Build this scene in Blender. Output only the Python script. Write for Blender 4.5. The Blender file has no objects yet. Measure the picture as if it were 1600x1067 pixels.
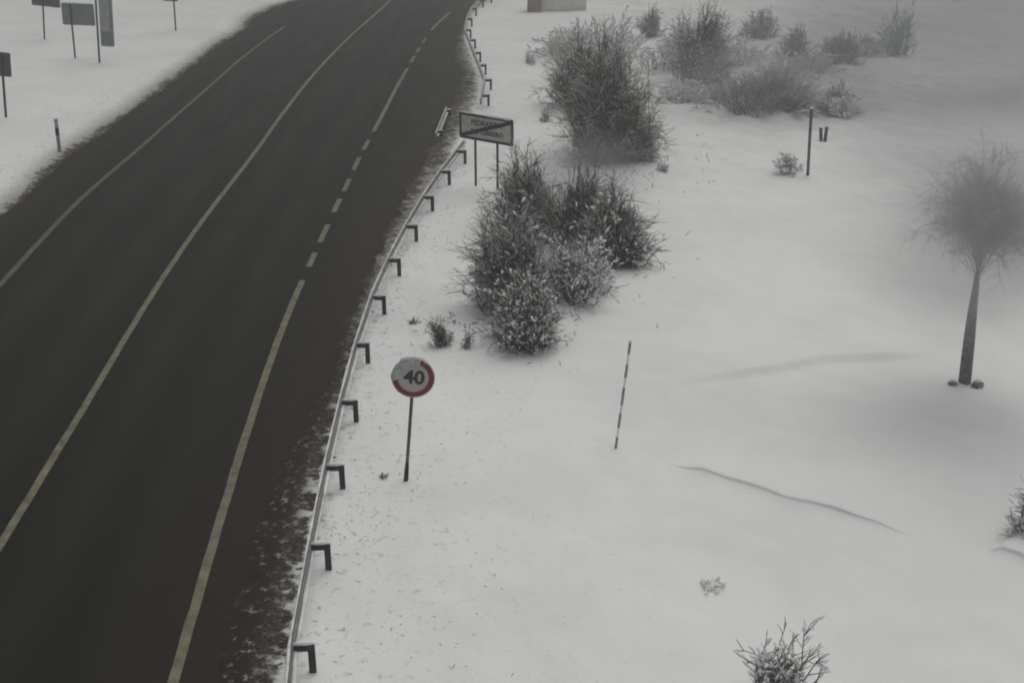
import bpy, math
import numpy as np
from mathutils import Vector

sc = bpy.context.scene
R = math.radians
# ------------------------------------------------------------------ camera
CAM_H = 12.5
PITCH = R(23.0)
FPX = 1900.0                                   # focal length in pixels of a 1600 px wide picture
cam_d = bpy.data.cameras.new("camera")
cam_d.sensor_width = 36.0
cam_d.lens = 36.0 * FPX / 1600.0
cam_d.clip_start = 0.1
cam_d.clip_end = 6000.0
cam = bpy.data.objects.new("camera", cam_d)
sc.collection.objects.link(cam)
cam.location = (0, 0, CAM_H)
cam.rotation_euler = (R(90) - PITCH, 0, 0)
sc.camera = cam
# ------------------------------------------------------------------ sky, sun, exposure
SUN_EL, SUN_ROT = R(68), R(35)
world = bpy.data.worlds.new("World")
sc.world = world
world.use_nodes = True
wn = world.node_tree
wn.nodes.clear()
sky = wn.nodes.new("ShaderNodeTexSky")
sky.sky_type = 'NISHITA'
sky.sun_disc = False
sky.sun_elevation = SUN_EL
sky.sun_rotation = SUN_ROT
sky.air_density = 1.0
sky.dust_density = 4.0
hs = wn.nodes.new("ShaderNodeHueSaturation")
hs.inputs["Saturation"].default_value = 0.12   # an overcast, almost grey sky
bg = wn.nodes.new("ShaderNodeBackground")
bg.inputs["Strength"].default_value = 0.08
wo = wn.nodes.new("ShaderNodeOutputWorld")
wn.links.new(sky.outputs[0], hs.inputs["Color"])
wn.links.new(hs.outputs[0], bg.inputs["Color"])
wn.links.new(bg.outputs[0], wo.inputs["Surface"])
sun_d = bpy.data.lights.new("sun", 'SUN')
sun_d.energy = 0.6
sun_d.angle = R(80)
sun_d.color = (1.0, 0.975, 0.93)
sun = bpy.data.objects.new("sun", sun_d)
sc.collection.objects.link(sun)
sun_dir = Vector((math.sin(SUN_ROT) * math.cos(SUN_EL), math.cos(SUN_ROT) * math.cos(SUN_EL), math.sin(SUN_EL)))
sun.rotation_euler = sun_dir.to_track_quat('Z', 'Y').to_euler()
sc.view_settings.view_transform = 'Standard'
sc.view_settings.look = 'None'
sc.view_settings.gamma = 1.0
sc.view_settings.exposure = 0.10
sc.cycles.pixel_filter_type = 'BLACKMAN_HARRIS'
sc.cycles.filter_width = 2.0                   # a soft, small traffic camera lens
sc.cycles.max_bounces = 6
sc.cycles.volume_bounces = 1

rng = np.random.default_rng(7)
CP, SP = math.cos(PITCH), math.sin(PITCH)


# ------------------------------------------------------------------ small helpers
def ray(px, py):
    u = (px - 800.0) / FPX
    v = (py - 533.5) / FPX
    return np.array([u, CP - v * SP, -SP - v * CP])


def flat(px, py, z=0.0):
    d = ray(px, py)
    t = (z - CAM_H) / d[2]
    return d[0] * t, d[1] * t


def smooth(a, b, x):
    t = np.clip((x - a) / (b - a), 0, 1)
    return t * t * (3 - 2 * t)


def noise2(x, y, seed=0):
    x = np.asarray(x, float); y = np.asarray(y, float)
    xi = np.floor(x).astype(np.int64); yi = np.floor(y).astype(np.int64)
    xf = x - xi; yf = y - yi

    def h(i, j):
        n = (i * 374761393 + j * 668265263 + seed * 974634777) & 0x7fffffff
        n = ((n ^ (n >> 13)) * 1274126177) & 0x7fffffff
        n = (n ^ (n >> 16)) & 0xffff
        return n / 32767.5 - 1.0
    u = xf * xf * (3 - 2 * xf); w = yf * yf * (3 - 2 * yf)
    return (h(xi, yi) * (1 - u) + h(xi + 1, yi) * u) * (1 - w) + (h(xi, yi + 1) * (1 - u) + h(xi + 1, yi + 1) * u) * w


class Curve:
    """x as a smooth function of the distance y, through points read on the ground"""
    def __init__(self, pts, s=1.2):
        P = np.array(sorted([flat(*p) for p in pts], key=lambda q: q[1]))
        self.ys = np.arange(-20.0, 240.0, 0.1)
        y, x = P[:, 1], P[:, 0]
        k0 = (x[1] - x[0]) / (y[1] - y[0]); k1 = (x[-1] - x[-2]) / (y[-1] - y[-2])
        k1 = max(min(k1, 0.6), -0.3)
        y = np.concatenate([[-20], y, [240]])
        x = np.concatenate([[x[0] + k0 * (-20 - y[1])], x, [x[-1] + k1 * (240 - y[-2])]])
        v = np.interp(self.ys, y, x)
        n = int(s * 3 / 0.1)
        k = np.exp(-0.5 * (np.arange(-n, n + 1) * 0.1 / s) ** 2); k /= k.sum()
        self.xs = np.convolve(np.pad(v, n, mode='edge'), k, 'valid')

    def __call__(self, y):
        return np.interp(y, self.ys, self.xs)


def material(name, col, rough=0.7, spec=0.3, var=0.0, scale=6.0, metal=0.0, bump=0.0, col2=None):
    m = bpy.data.materials.new(name)
    m.use_nodes = True
    nt = m.node_tree
    b = nt.nodes["Principled BSDF"]
    b.inputs["Roughness"].default_value = rough
    b.inputs["Specular IOR Level"].default_value = spec
    b.inputs["Metallic"].default_value = metal
    tc = nt.nodes.new("ShaderNodeTexCoord")
    nz = nt.nodes.new("ShaderNodeTexNoise")
    nz.inputs["Scale"].default_value = scale
    nz.inputs["Detail"].default_value = 5
    nt.links.new(tc.outputs["Object"], nz.inputs["Vector"])
    mx = nt.nodes.new("ShaderNodeMix"); mx.data_type = 'RGBA'
    a = tuple(max(0, c * (1 - var)) for c in col)
    c2 = tuple(min(1, c * (1 + var)) for c in col) if col2 is None else col2
    mx.inputs[6].default_value = (*a, 1); mx.inputs[7].default_value = (*c2, 1)
    rp = nt.nodes.new("ShaderNodeMapRange")
    rp.inputs[1].default_value = 0.3; rp.inputs[2].default_value = 0.7
    nt.links.new(nz.outputs[0], rp.inputs[0])
    nt.links.new(rp.outputs[0], mx.inputs[0])
    nt.links.new(mx.outputs[2], b.inputs["Base Color"])
    if bump:
        bp = nt.nodes.new("ShaderNodeBump")
        bp.inputs["Strength"].default_value = bump
        bp.inputs["Distance"].default_value = 0.03
        nt.links.new(nz.outputs[0], bp.inputs["Height"])
        nt.links.new(bp.outputs[0], b.inputs["Normal"])
    return m


def link(o, parent=None):
    sc.collection.objects.link(o)
    if parent is not None:
        o.parent = parent
    return o


def tag(o, label=None, cat=None, group=None, kind=None):
    if label: o["label"] = label
    if cat: o["category"] = cat
    if group: o["group"] = group
    if kind: o["kind"] = kind
    return o


def empty(name, loc, label, cat, group=None, rz=0.0):
    o = bpy.data.objects.new(name, None)
    o.empty_display_size = 0.2
    o.location = loc
    o.rotation_euler = (0, 0, rz)
    link(o)
    return tag(o, label, cat, group)


def mesh_obj(name, V, F, mat, parent=None, smooth_shade=True):
    """V (n,3) array, F (m,3) or (m,4) array or list of tuples"""
    me = bpy.data.meshes.new(name)
    V = np.asarray(V, np.float32)
    if isinstance(F, np.ndarray):
        k = F.shape[1]
        me.vertices.add(len(V)); me.vertices.foreach_set("co", V.ravel())
        me.loops.add(F.size); me.loops.foreach_set("vertex_index", F.astype(np.int32).ravel())
        me.polygons.add(len(F))
        me.polygons.foreach_set("loop_start", np.arange(0, F.size, k, dtype=np.int32))
        me.update(calc_edges=True)
    else:
        me.from_pydata(V.tolist(), [], F)
    me.validate()
    if smooth_shade:
        me.polygons.foreach_set("use_smooth", [True] * len(me.polygons))
    me.materials.append(mat)
    return link(bpy.data.objects.new(name, me), parent)


class MB:
    def __init__(self): self.v = []; self.f = []

    def add(self, V, F):
        n = len(self.v)
        self.v += [tuple(float(c) for c in p) for p in V]
        self.f += [tuple(int(i) + n for i in f) for f in F]

    def box(self, c, s, rz=0.0, bev=0.0):
        """a box with chamfered vertical edges, centre c, full size s"""
        hx, hy, hz = s[0] / 2, s[1] / 2, s[2] / 2
        b = bev
        if b > 0:
            o = [(-hx + b, -hy), (hx - b, -hy), (hx, -hy + b), (hx, hy - b), (hx - b, hy), (-hx + b, hy), (-hx, hy - b), (-hx, -hy + b)]
        else:
            o = [(-hx, -hy), (hx, -hy), (hx, hy), (-hx, hy)]
        self.prism(o, c, hz, rz)

    def prism(self, o, c, hz, rz=0.0):
        ca, sa = math.cos(rz), math.sin(rz)
        n = len(o)
        V = []
        for z in (-hz, hz):
            V += [(c[0] + x * ca - y * sa, c[1] + x * sa + y * ca, c[2] + z) for x, y in o]
        F = [tuple(range(n - 1, -1, -1)), tuple(range(n, 2 * n))]
        F += [(i, (i + 1) % n, n + (i + 1) % n, n + i) for i in range(n)]
        self.add(V, F)

    def plate(self, o, y0, y1):
        """outline o in the local x-z plane, thick from y0 to y1"""
        n = len(o)
        V = [(x, y0, z) for x, z in o] + [(x, y1, z) for x, z in o]
        F = [tuple(range(n)), tuple(range(2 * n - 1, n - 1, -1))]
        F += [(i, n + i, n + (i + 1) % n, (i + 1) % n) for i in range(n)]
        self.add(V, F)

    def ring(self, ro, ri, y0, y1, n=48, cz=0.0):
        V = []
        for y in (y0, y1):
            for r in (ro, ri):
                V += [(r * math.cos(2 * math.pi * i / n), y, cz + r * math.sin(2 * math.pi * i / n)) for i in range(n)]
        F = []
        for i in range(n):
            j = (i + 1) % n
            F += [(i, j, n + j, n + i), (2 * n + j, 2 * n + i, 3 * n + i, 3 * n + j),
                  (j, i, 2 * n + i, 2 * n + j), (n + i, n + j, 3 * n + j, 3 * n + i)]
        self.add(V, F)

    def tube(self, pts, rad, n=8):
        pts = [np.array(p, float) for p in pts]
        if not hasattr(rad, '__len__'): rad = [rad] * len(pts)
        V, F = [], []
        for k, p in enumerate(pts):
            d = pts[min(k + 1, len(pts) - 1)] - pts[max(k - 1, 0)]
            d /= np.linalg.norm(d) + 1e-9
            a = np.cross(d, [1, 0, 0] if abs(d[0]) < 0.9 else [0, 1, 0]); a /= np.linalg.norm(a)
            b = np.cross(d, a)
            for i in range(n):
                t = 2 * math.pi * i / n
                V.append(p + rad[k] * (math.cos(t) * a + math.sin(t) * b))
        for k in range(len(pts) - 1):
            for i in range(n):
                j = (i + 1) % n
                F.append((k * n + i, k * n + j, k * n + n + j, k * n + n + i))
        F.append(tuple(range(n - 1, -1, -1)))
        F.append(tuple(range((len(pts) - 1) * n, len(pts) * n)))
        self.add(V, F)

    def build(self, name, mat, parent=None, smooth_shade=False):
        return mesh_obj(name, np.array(self.v), self.f, mat, parent, smooth_shade)


def tube_batch(P, Rd, sides=3):
    """P (N,K,3) polylines, Rd (N,K) radii -> verts, quads"""
    N, K, _ = P.shape
    d = np.empty_like(P)
    d[:, 1:-1] = P[:, 2:] - P[:, :-2]; d[:, 0] = P[:, 1] - P[:, 0]; d[:, -1] = P[:, -1] - P[:, -2]
    d /= np.linalg.norm(d, axis=2, keepdims=True) + 1e-9
    ref = np.tile(np.array([0.31, 0.77, 0.2]), (N, K, 1))
    a = np.cross(d, ref); a /= np.linalg.norm(a, axis=2, keepdims=True) + 1e-9
    b = np.cross(d, a)
    th = np.arange(sides) * 2 * np.pi / sides
    V = P[:, :, None, :] + Rd[:, :, None, None] * (np.cos(th)[None, None, :, None] * a[:, :, None, :] + np.sin(th)[None, None, :, None] * b[:, :, None, :])
    V = V.reshape(-1, 3)
    n = np.arange(N)[:, None, None] * K * sides
    k = np.arange(K - 1)[None, :, None] * sides
    s = np.arange(sides)[None, None, :]; s2 = (s + 1) % sides
    F = np.stack([n + k + s, n + k + s2, n + k + sides + s2, n + k + sides + s], -1).reshape(-1, 4)
    return V, F


OCT_V = None
def lump_batch(C, D, L, W):
    """snow lumps: centres C, long axes D, half lengths L, half widths W -> verts, quads (6-sided, rounded)"""
    N = len(C)
    P = np.stack([C + D * (L * t)[:, None] for t in (-1, -0.6, 0, 0.6, 1)], 1)
    Rr = np.stack([W * f for f in (0.08, 0.75, 1.0, 0.75, 0.08)], 1)
    return tube_batch(P, Rr, 5)


# ------------------------------------------------------------------ the road and verge lines, read on the ground
X_left = Curve([(-40, 385), (0, 345), (60, 290), (100, 250), (150, 215), (200, 180), (250, 143), (300, 105), (350, 66), (383, 48), (395, 28), (430, 12), (470, 0)], 0.9)
L_left = Curve([(0, 445), (25, 418), (100, 336), (145, 291), (190, 257), (240, 212), (290, 168), (330, 133), (370, 97), (410, 66), (450, 38)], 2.5)
L_mid = Curve([(0, 852), (40, 787), (102, 685), (150, 606), (200, 520), (250, 440), (300, 366), (350, 300), (400, 237), (432, 190), (462, 151), (487, 120), (512, 92), (550, 54), (570, 37), (600, 10)], 2.0)
L_right = Curve([(270, 1067), (351, 787), (406, 609), (437, 522), (472, 437), (487, 406), (506, 365), (526, 321), (542, 290), (556, 257), (571, 227), (584, 206), (622, 132), (637, 107), (652, 80), (675, 45), (700, 22), (722, 5)], 2.0)
X_asph = Curve([(340, 1067), (395, 870), (428, 765), (462, 690), (497, 620), (528, 545), (550, 475), (570, 440), (592, 390), (612, 345), (632, 302), (655, 262), (668, 235), (686, 205), (700, 165), (716, 138), (720, 118), (708, 92), (712, 60), (728, 22), (745, 0)], 0.6)
near_posts = [(483, 1195), (490, 1049), (514, 889), (535, 763), (556, 659), (577, 567), (600, 491), (624, 431), (650, 377), (676, 330), (702, 289), (726, 256)]
far_posts = [(763, 166), (767, 141), (759, 117), (750, 97), (742, 76), (735, 60), (737, 42), (744, 25), (755, 12), (768, 5), (784, -8)]
X_rail = Curve([(a - 24 * (b + 150) / 1000.0, b) for a, b in near_posts + far_posts], 0.8)
# edge of the step in the drifted snow
DRIFTS = [((1010, 606), (1470, 556), 0.13, 3.0)]
DRIFTS = [(np.array(flat(*a)), np.array(flat(*b)), c, d) for a, b, c, d in DRIFTS]


def height(x, y):
    x = np.asarray(x, float); y = np.asarray(y, float)
    wob = 0.22 * noise2(x * 1.3, y * 1.3, 3) + 0.12 * noise2(x * 3.7, y * 3.7, 4)
    dl = X_left(y) - x
    dr = x - X_asph(y)
    wob = np.where(dl > dr, 0.35 * wob, wob)
    d = np.maximum(dl, dr)
    out = smooth(-0.35, 0.35, d + wob)
    h = -0.06 + 0.12 * out
    left = (dl > dr)
    far = smooth(0.5, 9, d)
    h = h + out * (0.05 * noise2(x * 0.45, y * 0.45, 5) + 0.025 * noise2(x * 1.7, y * 1.7, 6))
    h = h + far * (0.16 * noise2(x * 0.11 + 3.1, y * 0.09, 7) + 0.05 * noise2(x * 0.3, y * 0.2, 8))
    h = h + np.where(left, smooth(0, 1.5, dl) * 0.10, 0)
    h = h + np.where(left, 0, 1) * smooth(38, 52, y) * smooth(4, 8, x) * (0.16 * noise2(x * 0.55, y * 0.5, 14) + 0.10 * noise2(x * 1.2, y * 1.1, 15) + 0.05 * noise2(x * 2.7, y * 2.2, 16))
    for a, b, amp, fall in DRIFTS:
        u = (b - a); ln = np.linalg.norm(u); u = u / ln
        n = np.array([-u[1], u[0]])
        if n[1] < 0: n = -n
        t = ((x - a[0]) * u[0] + (y - a[1]) * u[1]) / ln
        sd = (x - a[0]) * n[0] + (y - a[1]) * n[1] + 0.14 * noise2(t * 5, t * 0, 9)
        win = smooth(-0.05, 0.35, t) * (1 - smooth(0.75, 1.08, t))
        h = h + amp * win * smooth(-0.16, 0.05, sd) * np.exp(-np.maximum(sd, 0) / fall)
    return h


def hit(px, py):
    z = 0.0
    for _ in range(8):
        x, y = flat(px, py, z)
        z = float(height(x, y))
    return np.array([x, y, z])


def top_of(base, px, py):
    """the point above the base, at the base's distance, that the pole's top reaches"""
    d = ray(px, py)
    t = base[1] / d[1]
    return np.array([d[0] * t, base[1], CAM_H + d[2] * t])


def size_at(p, px):
    """how many metres px picture points span at p"""
    depth = p[1] * CP + (CAM_H - p[2]) * SP
    return px * depth / FPX


# ------------------------------------------------------------------ materials of the setting
def snow_ground_material():
    m = bpy.data.materials.new("snow_ground")
    m.use_nodes = True
    nt = m.node_tree; N = nt.nodes; L = nt.links
    b = N["Principled BSDF"]
    b.inputs["Specular IOR Level"].default_value = 0.15
    tc = N.new("ShaderNodeTexCoord")

    def nz(scale, detail=6, rough=0.6):
        n = N.new("ShaderNodeTexNoise")
        n.inputs["Scale"].default_value = scale; n.inputs["Detail"].default_value = detail
        n.inputs["Roughness"].default_value = rough
        L.new(tc.outputs["Object"], n.inputs["Vector"])
        return n.outputs[0]

    def math_(op, a, c):
        n = N.new("ShaderNodeMath"); n.operation = op
        for i, v in enumerate((a, c)):
            if isinstance(v, (int, float)): n.inputs[i].default_value = v
            else: L.new(v, n.inputs[i])
        return n.outputs[0]

    def step(v, lo, hi):
        n = N.new("ShaderNodeMapRange"); n.interpolation_type = 'SMOOTHSTEP'
        n.inputs[1].default_value = lo; n.inputs[2].default_value = hi
        L.new(v, n.inputs[0]); return n.outputs[0]

    def mix(f, a, c):
        n = N.new("ShaderNodeMix"); n.data_type = 'RGBA'
        L.new(f, n.inputs[0])
        for i, v in ((6, a), (7, c)):
            if isinstance(v, tuple): n.inputs[i].default_value = (*v, 1)
            else: L.new(v, n.inputs[i])
        return n.outputs[2]
    at = N.new("ShaderNodeAttribute"); at.attribute_name = "bare"
    sp = N.new("ShaderNodeAttribute"); sp.attribute_name = "speck"
    big = nz(1.1, 4); clod = nz(3.4, 5, 0.62); fine = nz(5.5, 7, 0.65); tiny = nz(16, 5)
    # bare ground shows where the noise sinks under the amount of bare ground
    n1 = math_('ADD', math_('MULTIPLY', big, 0.35), math_('MULTIPLY', clod, 0.65))
    n1 = step(n1, 0.30, 0.70)
    bare = step(math_('SUBTRACT', at.outputs["Fac"], n1), -0.20, 0.26)
    bare = math_('MULTIPLY', bare, step(at.outputs["Fac"], 0.03, 0.22))
    speck_n = math_('MULTIPLY', step(fine, 0.54, 0.66), step(tiny, 0.42, 0.58))
    speck = math_('MULTIPLY', speck_n, sp.outputs["Fac"])
    snow = mix(step(nz(0.22, 3), 0.35, 0.65), (0.80, 0.80, 0.785), (0.74, 0.745, 0.735))
    slush = mix(step(sp.outputs["Fac"], 1.0, 1.6), snow, mix(step(tiny, 0.3, 0.7), (0.17, 0.16, 0.14), (0.40, 0.39, 0.36)))
    mud = mix(step(tiny, 0.35, 0.68), (0.016, 0.0130, 0.0105), (0.085, 0.068, 0.055))
    mud = mix(step(at.outputs["Fac"], 0.80, 1.15), mud, (0.019, 0.0155, 0.012))
    c = mix(bare, slush, mud)
    c = mix(speck, c, (0.24, 0.235, 0.22))
    L.new(c, b.inputs["Base Color"])
    b.inputs["Roughness"].default_value = 0.75
    bp = N.new("ShaderNodeBump"); bp.inputs["Strength"].default_value = 0.35; bp.inputs["Distance"].default_value = 0.05
    L.new(math_('ADD', fine, math_('MULTIPLY', tiny, 0.4)), bp.inputs["Height"])
    L.new(bp.outputs[0], b.inputs["Normal"])
    return m


def asphalt_material():
    m = bpy.data.materials.new("wet_asphalt")
    m.use_nodes = True
    nt = m.node_tree; N = nt.nodes; L = nt.links
    b = N["Principled BSDF"]
    tc = N.new("ShaderNodeTexCoord")
    at = N.new("ShaderNodeAttribute"); at.attribute_name = "mud"
    tr = N.new("ShaderNodeAttribute"); tr.attribute_name = "track"
    def nz(scale, detail, vec=None):
        n = N.new("ShaderNodeTexNoise"); n.inputs["Scale"].default_value = scale; n.inputs["Detail"].default_value = detail
        L.new(tc.outputs["Object"] if vec is None else vec, n.inputs["Vector"]); return n.outputs[0]
    mp = N.new("ShaderNodeMapping"); mp.inputs["Scale"].default_value = (1.0, 0.12, 1.0)
    L.new(tc.outputs["Object"], mp.inputs["Vector"])
    streak = nz(1.6, 5, mp.outputs[0]); grain = nz(30, 4)
    def mix(f, a, c, fac=None):
        n = N.new("ShaderNodeMix"); n.data_type = 'RGBA'
        if isinstance(f, float): n.inputs[0].default_value = f
        else: L.new(f, n.inputs[0])
        for i, v in ((6, a), (7, c)):
            if isinstance(v, tuple): n.inputs[i].default_value = (*v, 1)
            else: L.new(v, n.inputs[i])
        return n.outputs[2]
    def rng_(v, lo, hi, a=0.0, c=1.0):
        n = N.new("ShaderNodeMapRange")
        n.inputs[1].default_value = lo; n.inputs[2].default_value = hi; n.inputs[3].default_value = a; n.inputs[4].default_value = c
        L.new(v, n.inputs[0]); return n.outputs[0]
    c = mix(rng_(streak, 0.3, 0.7), (0.0070, 0.0066, 0.0055), (0.0140, 0.0132, 0.0112))
    c = mix(rng_(tr.outputs["Fac"], 0, 1, 0, 0.7), c, (0.021, 0.0195, 0.0165))
    md = N.new("ShaderNodeMath"); md.operation = 'MULTIPLY'
    L.new(at.outputs["Fac"], md.inputs[0]); L.new(rng_(streak, 0.25, 0.6, 0.4, 1.0), md.inputs[1])
    c = mix(md.outputs[0], c, (0.027, 0.0205, 0.0150))
    c = mix(rng_(grain, 0.3, 0.8, 0, 0.25), c, (0.024, 0.0235, 0.0215))
    L.new(c, b.inputs["Base Color"])
    L.new(rng_(streak, 0.3, 0.7, 0.55, 0.75), b.inputs["Roughness"])
    b.inputs["Specular IOR Level"].default_value = 0.06
    bp = N.new("ShaderNodeBump"); bp.inputs["Strength"].default_value = 0.25; bp.inputs["Distance"].default_value = 0.01
    L.new(grain, bp.inputs["Height"]); L.new(bp.outputs[0], b.inputs["Normal"])
    return m


M_snow_ground = snow_ground_material()
M_asphalt = asphalt_material()
M_snow = material("snow", (0.80, 0.80, 0.79), 0.8, 0.1, 0.05, 9, bump=0.3)
M_icysnow = material("wind_packed_snow", (0.46, 0.46, 0.455), 0.8, 0.1, 0.2, 8, bump=0.3)
M_paint = material("worn_yellowed_paint", (0.155, 0.147, 0.098), 0.7, 0.2, 0.35, 3.5)
M_paint_far = material("worn_grey_paint", (0.092, 0.085, 0.062), 0.7, 0.2, 0.35, 3.5)
M_capsnow = material("thin_rail_snow", (0.66, 0.66, 0.65), 0.8, 0.1, 0.25, 3)
M_galv = material("galvanised_steel", (0.26, 0.26, 0.255), 0.55, 0.4, 0.2, 5, metal=0.3)
M_post = material("dark_wet_steel", (0.030, 0.030, 0.029), 0.6, 0.3, 0.3, 9)
M_pole = material("weathered_pole", (0.085, 0.083, 0.078), 0.6, 0.3, 0.4, 6)
M_brown_post = material("dirty_post_foot", (0.03, 0.025, 0.02), 0.8, 0.2, 0.3, 14)
M_sign_back = material("grey_sign_back", (0.20, 0.22, 0.23), 0.6, 0.3, 0.15, 3)
M_sign_dark = material("dark_grey_sign_back", (0.075, 0.08, 0.084), 0.6, 0.3, 0.15, 3)
M_sign_pale = material("pale_sign_back", (0.34, 0.365, 0.365), 0.6, 0.3, 0.15, 3)
M_white = material("white_sheeting", (0.47, 0.44, 0.44), 0.6, 0.25, 0.12, 5)
M_dull_white = material("dull_white_sheeting", (0.55, 0.53, 0.51), 0.6, 0.25, 0.15, 4)
M_red = material("red_sheeting", (0.21, 0.032, 0.052), 0.5, 0.3, 0.2, 6)
M_black = material("black_sheeting", (0.035, 0.034, 0.032), 0.5, 0.3, 0.2, 6)
M_slash = material("dark_red_slash", (0.05, 0.028, 0.024), 0.5, 0.3, 0.2, 6)
M_twig = material("dark_broom_twigs", (0.066, 0.061, 0.049), 0.8, 0.15, 0.4, 3)
M_twig_brown = material("brown_bramble_twigs", (0.088, 0.078, 0.070), 0.8, 0.15, 0.4, 3)
M_twig_grey = material("frosted_twigs", (0.14, 0.142, 0.135), 0.8, 0.15, 0.4, 3)
M_twig_pale = material("rimed_twigs", (0.40, 0.405, 0.39), 0.8, 0.15, 0.3, 3)
M_rime = material("rime_and_snow", (0.52, 0.52, 0.51), 0.85, 0.1, 0.35, 2.5)
M_bark = material("wet_bark", (0.15, 0.155, 0.145), 0.85, 0.15, 0.4, 8, bump=0.5)
M_grass = material("dry_grass", (0.13, 0.115, 0.085), 0.9, 0.1, 0.4, 8)
M_stone = material("grey_stone", (0.22, 0.218, 0.21), 0.85, 0.2, 0.3, 6, bump=0.5)
M_plaster = material("pale_pink_plaster", (0.74, 0.70, 0.69), 0.9, 0.1, 0.1, 2)
M_brick = material("dull_brick", (0.30, 0.24, 0.24), 0.9, 0.1, 0.2, 5)

# ------------------------------------------------------------------ ground: one sheet to the horizon
def axis(core_lo, core_hi, stepf, ext):
    a = [core_lo]
    while a[-1] < core_hi: a.append(a[-1] + stepf(a[-1]))
    hi = [a[-1]]; s = stepf(a[-1])
    while hi[-1] < ext: s *= 1.25; hi.append(hi[-1] + s)
    lo = [a[0]]; s = stepf(a[0])
    while lo[-1] > -ext: s *= 1.25; lo.append(lo[-1] - s)
    return np.array(lo[:0:-1] + a + hi[1:])


xs = axis(-31.0, 26.0, lambda v: 0.10 if v < 12 else 0.17, 1500)
ys = axis(14.0, 112.0, lambda v: 0.09 + 0.0016 * max(0, v - 14) * (1 + v / 60), 1500)
GX, GY = np.meshgrid(xs, ys)
GZ = height(GX, GY)
nx, ny = len(xs), len(ys)
V = np.stack([GX, GY, GZ], -1).reshape(-1, 3)
i = np.arange(ny - 1)[:, None] * nx + np.arange(nx - 1)[None, :]
F = np.stack([i, i + 1, i + nx + 1, i + nx], -1).reshape(-1, 4)
ground = mesh_obj("ground", V, F, M_snow_ground)
tag(ground, kind="structure")


def bare_and_speck(x, y):
    xa, xr, xl = X_asph(y), X_rail(y), X_left(y)
    w = np.maximum(xr - xa, 0.3)
    t = (x - xa) / w
    inner = 1.30 - 0.62 * smooth(0.1, 0.75, t) - 0.45 * smooth(0.7, 0.95, t)
    # the far verge carries more snow than the near one
    inner = inner - (0.50 * smooth(25, 33, y) - 0.15 * smooth(42, 50, y)) * (t > 0.1)
    right = 0.16 * np.exp(-np.maximum(x - xr, 0) / 1.1) + 0.0
    b = np.where(x > xr, right, np.where(x > xa, inner, 1.2))
    dl = xl - x
    b = np.where(dl > -0.6, 1.2 - 1.2 * smooth(-0.30, 0.70, dl + 0.12 * noise2(x * 1.1, y * 0.8, 61)), b)
    sp = np.where(x > xr, 0.85 * np.exp(-np.maximum(x - xr, 0) / 2.3) + 0.03 * (x < xr + 9), 0.3)
    # slush: darker, dirtied snow between the asphalt and the rail
    sp = np.where((x > xa) & (x < xr), 1.6 - 0.65 * smooth(0.45, 0.95, t), sp)
    sp = np.where(dl > 0, 1.62 * np.exp(-np.maximum(dl, 0) / 3.2), sp)
    return b, sp


B, S = bare_and_speck(GX, GY)
for nm, arr in (("bare", B), ("speck", S)):
    a = ground.data.attributes.new(nm, 'FLOAT', 'POINT')
    a.data.foreach_set("value", arr.ravel().astype(np.float32))

# ------------------------------------------------------------------ wind drifted snow with a sharp lip
def drift(p0, p1, amp, fall, seed):
    a = np.array(flat(*p0)); b_ = np.array(flat(*p1))
    u = b_ - a; ln = np.linalg.norm(u); u /= ln
    n = np.array([-u[1], u[0]])
    if n[1] < 0: n = -n
    tt = np.linspace(0, 1, 150)
    # across: from the foot, up the hollowed face, over the lip, then away under the level snow
    prof = [(-1.6, -0.03), (-1.25, 0.005), (-0.9, 0.05), (-0.62, 0.12), (-0.4, 0.21), (-0.24, 0.32), (-0.13, 0.45), (-0.055, 0.61), (-0.01, 0.80), (-0.005, 0.93), (0.01, 1.0), (0.08, 1.03), (0.25, 1.0)]
    prof += [(0.25 + fall * f, 1.0 - smooth(0, 1, f) * 1.0 - 0.03 * (f > 0.97)) for f in (0.15, 0.3, 0.45, 0.6, 0.75, 0.9, 1.0)]
    V = []
    for t in tt:
        win = float(smooth(0, 0.3, t) * (1 - smooth(0.78, 1.0, t)))
        wob = 0.05 * float(noise2(t * 9, 0.3, seed)) + 0.07 * float(noise2(t * 2.3, 0.7, seed + 1))
        hh = amp * win * (0.85 + 0.25 * float(noise2(t * 11, 5.3, seed + 2)))
        for q, z in prof:
            q = q * (0.4 + 0.6 * win) if abs(q) < 1.0 else q
            p = a + u * (t * ln) + n * (q + wob)
            V.append((p[0], p[1], float(height(p[0], p[1])) + (hh * z if z > 0 else z) + (0.004 if z > 0.004 else 0) - 0.02 * (win < 0.02)))
    k = len(prof)
    F = [(r * k + j, (r + 1) * k + j, (r + 1) * k + j + 1, r * k + j + 1) for r in range(len(tt) - 1) for j in range(k - 1)]
    o = mesh_obj("snow_drift", np.array(V), F, M_snow_ground)
    for nm in ("bare", "speck"):
        o.data.attributes.new(nm, 'FLOAT', 'POINT')
    tag(o, kind="structure")


drift((1025, 727), (1430, 846), 0.20, 2.8, 41)
drift((1535, 862), (1660, 915), 0.24, 1.8, 51)

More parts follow.
